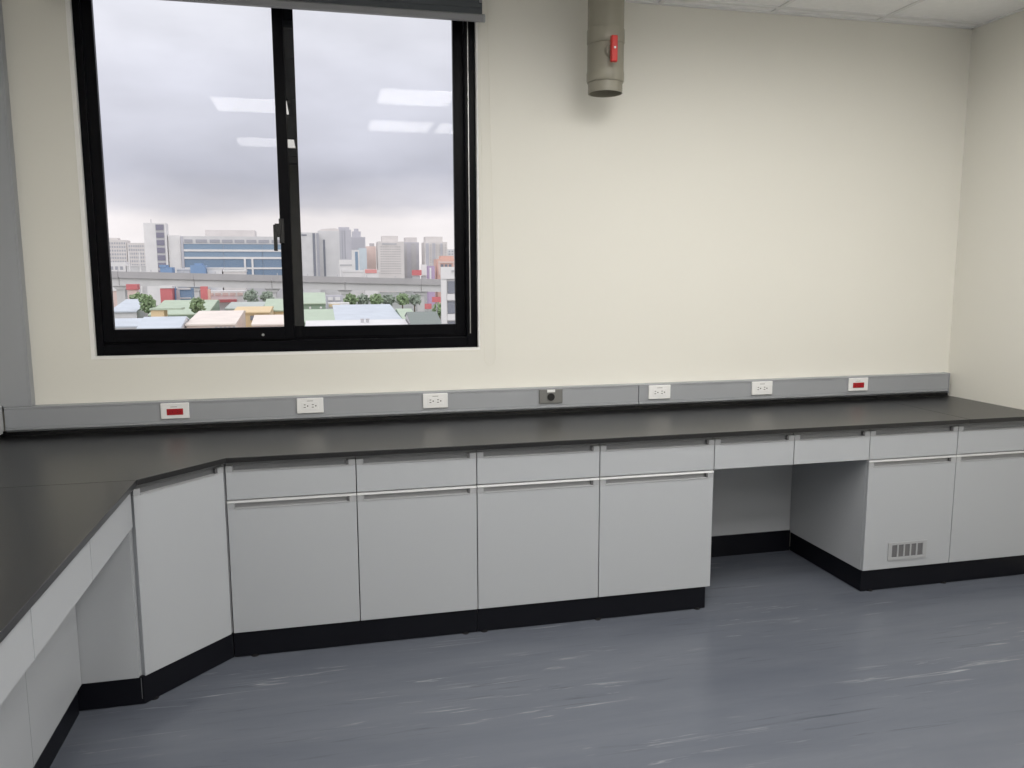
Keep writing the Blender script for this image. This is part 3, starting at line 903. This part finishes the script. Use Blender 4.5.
for a in (-3.2, .0):
    MB().cyl((a, 250.7, -8.6), (a, 250.98, -8.6), .35, n=12).build('wall_fan', WHITE_F, t)
shed('factory_shed', 'light green low roof below the green-walled shed', -4.6, 3.1, 196, 224, -9.9, -8.3, GREENR, GREENW)
shed('factory_shed', 'large pale blue roof across the right pane', 3.4, 19.4, 197, 234, -9.9, -7.5, BLUER, PALE_F)
t = shed('factory_shed', 'long white roof along the bottom of the right pane', -3.4, 19.3, 179, 190, -10.7, -9.5, WHITER, PALE_F)
for a in (9.2, 10.4):
    MB().cyl((a, 186, -9.9), (a, 186, -8.9), .35, n=10).cyl((a, 186, -8.9), (a, 186, -8.7), .5, n=10).build('roof_fan', GREY_F, t)
shed('factory_shed', 'green roof at the right end of the large pale blue roof', 19.8, 23.4, 193.5, 214, -10.4, -8.0, GREENR, GREENW)
shed('factory_shed', 'dark grey gabled shed at the bottom right of the window', 19.8, 26.6, 176, 188, -10.7, -7.7, mat('dark_grey_sheet', (.24, .27, .25), .7), GREY_F)
t = bld('low_building', 'low grey workshop under the viaduct beside the green-walled shed', 1.8, 8.0, 300, -6.2, 8, MAUVE_F)
for k in range(2):
    B('window', WHITE_F, t, 2.6+2.6*k, 4.4+2.6*k, 299.6, 299.98, -8, -6.8)
t = bld('low_building', 'low white yard building with a yellow stripe, right pane', 2.2, 9.0, 262, -7.6, 6, WHITE_F)
B('yellow_stripe', YELLOW_F, t, 2.6, 6.0, 261.6, 261.98, -8.8, -8.0)
for x_, y_, w_2, z0, z1, l_ in ((30.0, 210, 1.3, -5.9, -4.5, 'upper red street sign beside the near right building'), (27.4, 208, .9, -7.6, -6.2, 'lower red street sign left of the near right building')):
    t = empty('street_sign', (x_, y_, GZ), l_, 'sign', 'red street signs')
    MB().cyl((x_, y_+.3, GZ), (x_, y_+.3, z1), .12, n=8).build('post', GREY_F, t)
    B('sign_board', REDP2, t, x_-w_2, x_+w_2, y_-.1, y_+.15, z0, z1)
# near building at the right edge
t = empty('near_building', (22, 125, GZ), 'near white building with dark windows at right edge of the window', 'building')
B('wall', PALE_F, t, 18.9, 27, 124.2, 126.2, GZ, 2.3)
B('parapet', WHITE_F, t, 18.6, 27.1, 123.8, 124.15, .7, 2.6)
B('corner_pier', WHITE_F, t, 18.65, 19.5, 123.9, 124.15, GZ, .65)
for k in range(4):
    z = .35-3.2*k
    for a, b in ((19.7, 21.9), (22.2, 24.4), (24.7, 26.8)):
        B('window', DKWIN, t, a, b, 124.0, 124.17, z-1.9, z)
    B('floor_band', WHITE_F, t, 19.55, 27, 123.75, 124.16, z-3.0, z-2.0)
B('sign_letters', GREY_F, t, 20.3, 21.2, 123.65, 123.79, 1.75, 2.1)

# trees
LEAF = mat('leaf_green', (.30, .40, .22), .8, vary=.35, vscale=.8)
LEAFG = mat('grey_leaf_green', (.36, .42, .34), .8, vary=.3, vscale=.8)  # paled to put haze into the leaf colour
BARK = mat('bark', (.16, .12, .09), .9)
def tree(label, x, y, z0, z1, w_, m, n=420, seed=1, group='trees near the viaduct'):
    rnd = random.Random(seed)
    t = empty('tree', (x, y, GZ), label, 'tree', group)
    zc_, h_ = (z0+z1)/2, (z1-z0)/2
    MB().cyl((x, y, GZ), (x, y, zc_), .35, .18, n=8).build('trunk', BARK, t)
    q = MB()
    for i in range(n):
        while True:
            d = Vector((rnd.uniform(-1, 1), rnd.uniform(-1, 1), rnd.uniform(-1, 1)))
            if .35 < d.length < 1: break
        lump = .8+.2*math.sin(d.x*7+seed)*math.cos(d.z*6)
        c_ = Vector((x+d.x*w_/2*lump, y+d.y*w_/2*lump, zc_+d.z*h_*lump))
        a = Vector((rnd.uniform(-1, 1), rnd.uniform(-1, 1), rnd.uniform(-1, 1))).normalized()
        b = a.orthogonal().normalized()
        s_ = rnd.uniform(.35, .8)
        e = a.cross(b)
        vv = [q.bm.verts.new(c_+a*s_), q.bm.verts.new(c_+b*s_*.6+e*.15), q.bm.verts.new(c_-a*s_), q.bm.verts.new(c_-b*s_*.6-e*.15)]
        q.bm.faces.new(vv)
    q.build('crown', m, t)
tree('broad green tree behind the pale blue shed at left', -59.0, 291, -10.8, -4.0, 9.0, LEAF, 800, 3)
tree('smaller green tree between the pale blue shed and the broad green roof', -50.5, 258, -10.5, -4.0, 5.6, LEAF, 600, 4)
tree('green tree before the right end of the broad green roof', -33.8, 237, -9.6, -4.5, 4.6, LEAF, 480, 5)
tree('greyish tree under the viaduct left of the stile', -26.5, 328, -10.2, -3.8, 6.5, LEAFG, 420, 6)
tree('greyish tree under the viaduct touching the stile', -20.5, 329, -10.2, -4.4, 6.0, LEAFG, 420, 7)
hl = ['leftmost tree of the row under the viaduct in the right pane', 'second tree of the row under the viaduct, right pane', 'third tree of the row under the viaduct, right pane',
      'fourth tree of the row under the viaduct, right pane', 'fifth tree of the row under the viaduct, right pane', 'rightmost tree of the row under the viaduct, right pane']
for k in range(6):
    tree(hl[k], 11.5+5.1*k, 322+(k % 2)*3, -11.5, -5.6-.5*(k % 2), 6.4, LEAFG if k % 2 else LEAF, 420, 20+k, 'row of trees under the viaduct')
tree('small tree left of the near right building', 32.3, 221, -10.5, -6.4, 4.2, LEAF, 320, 40)
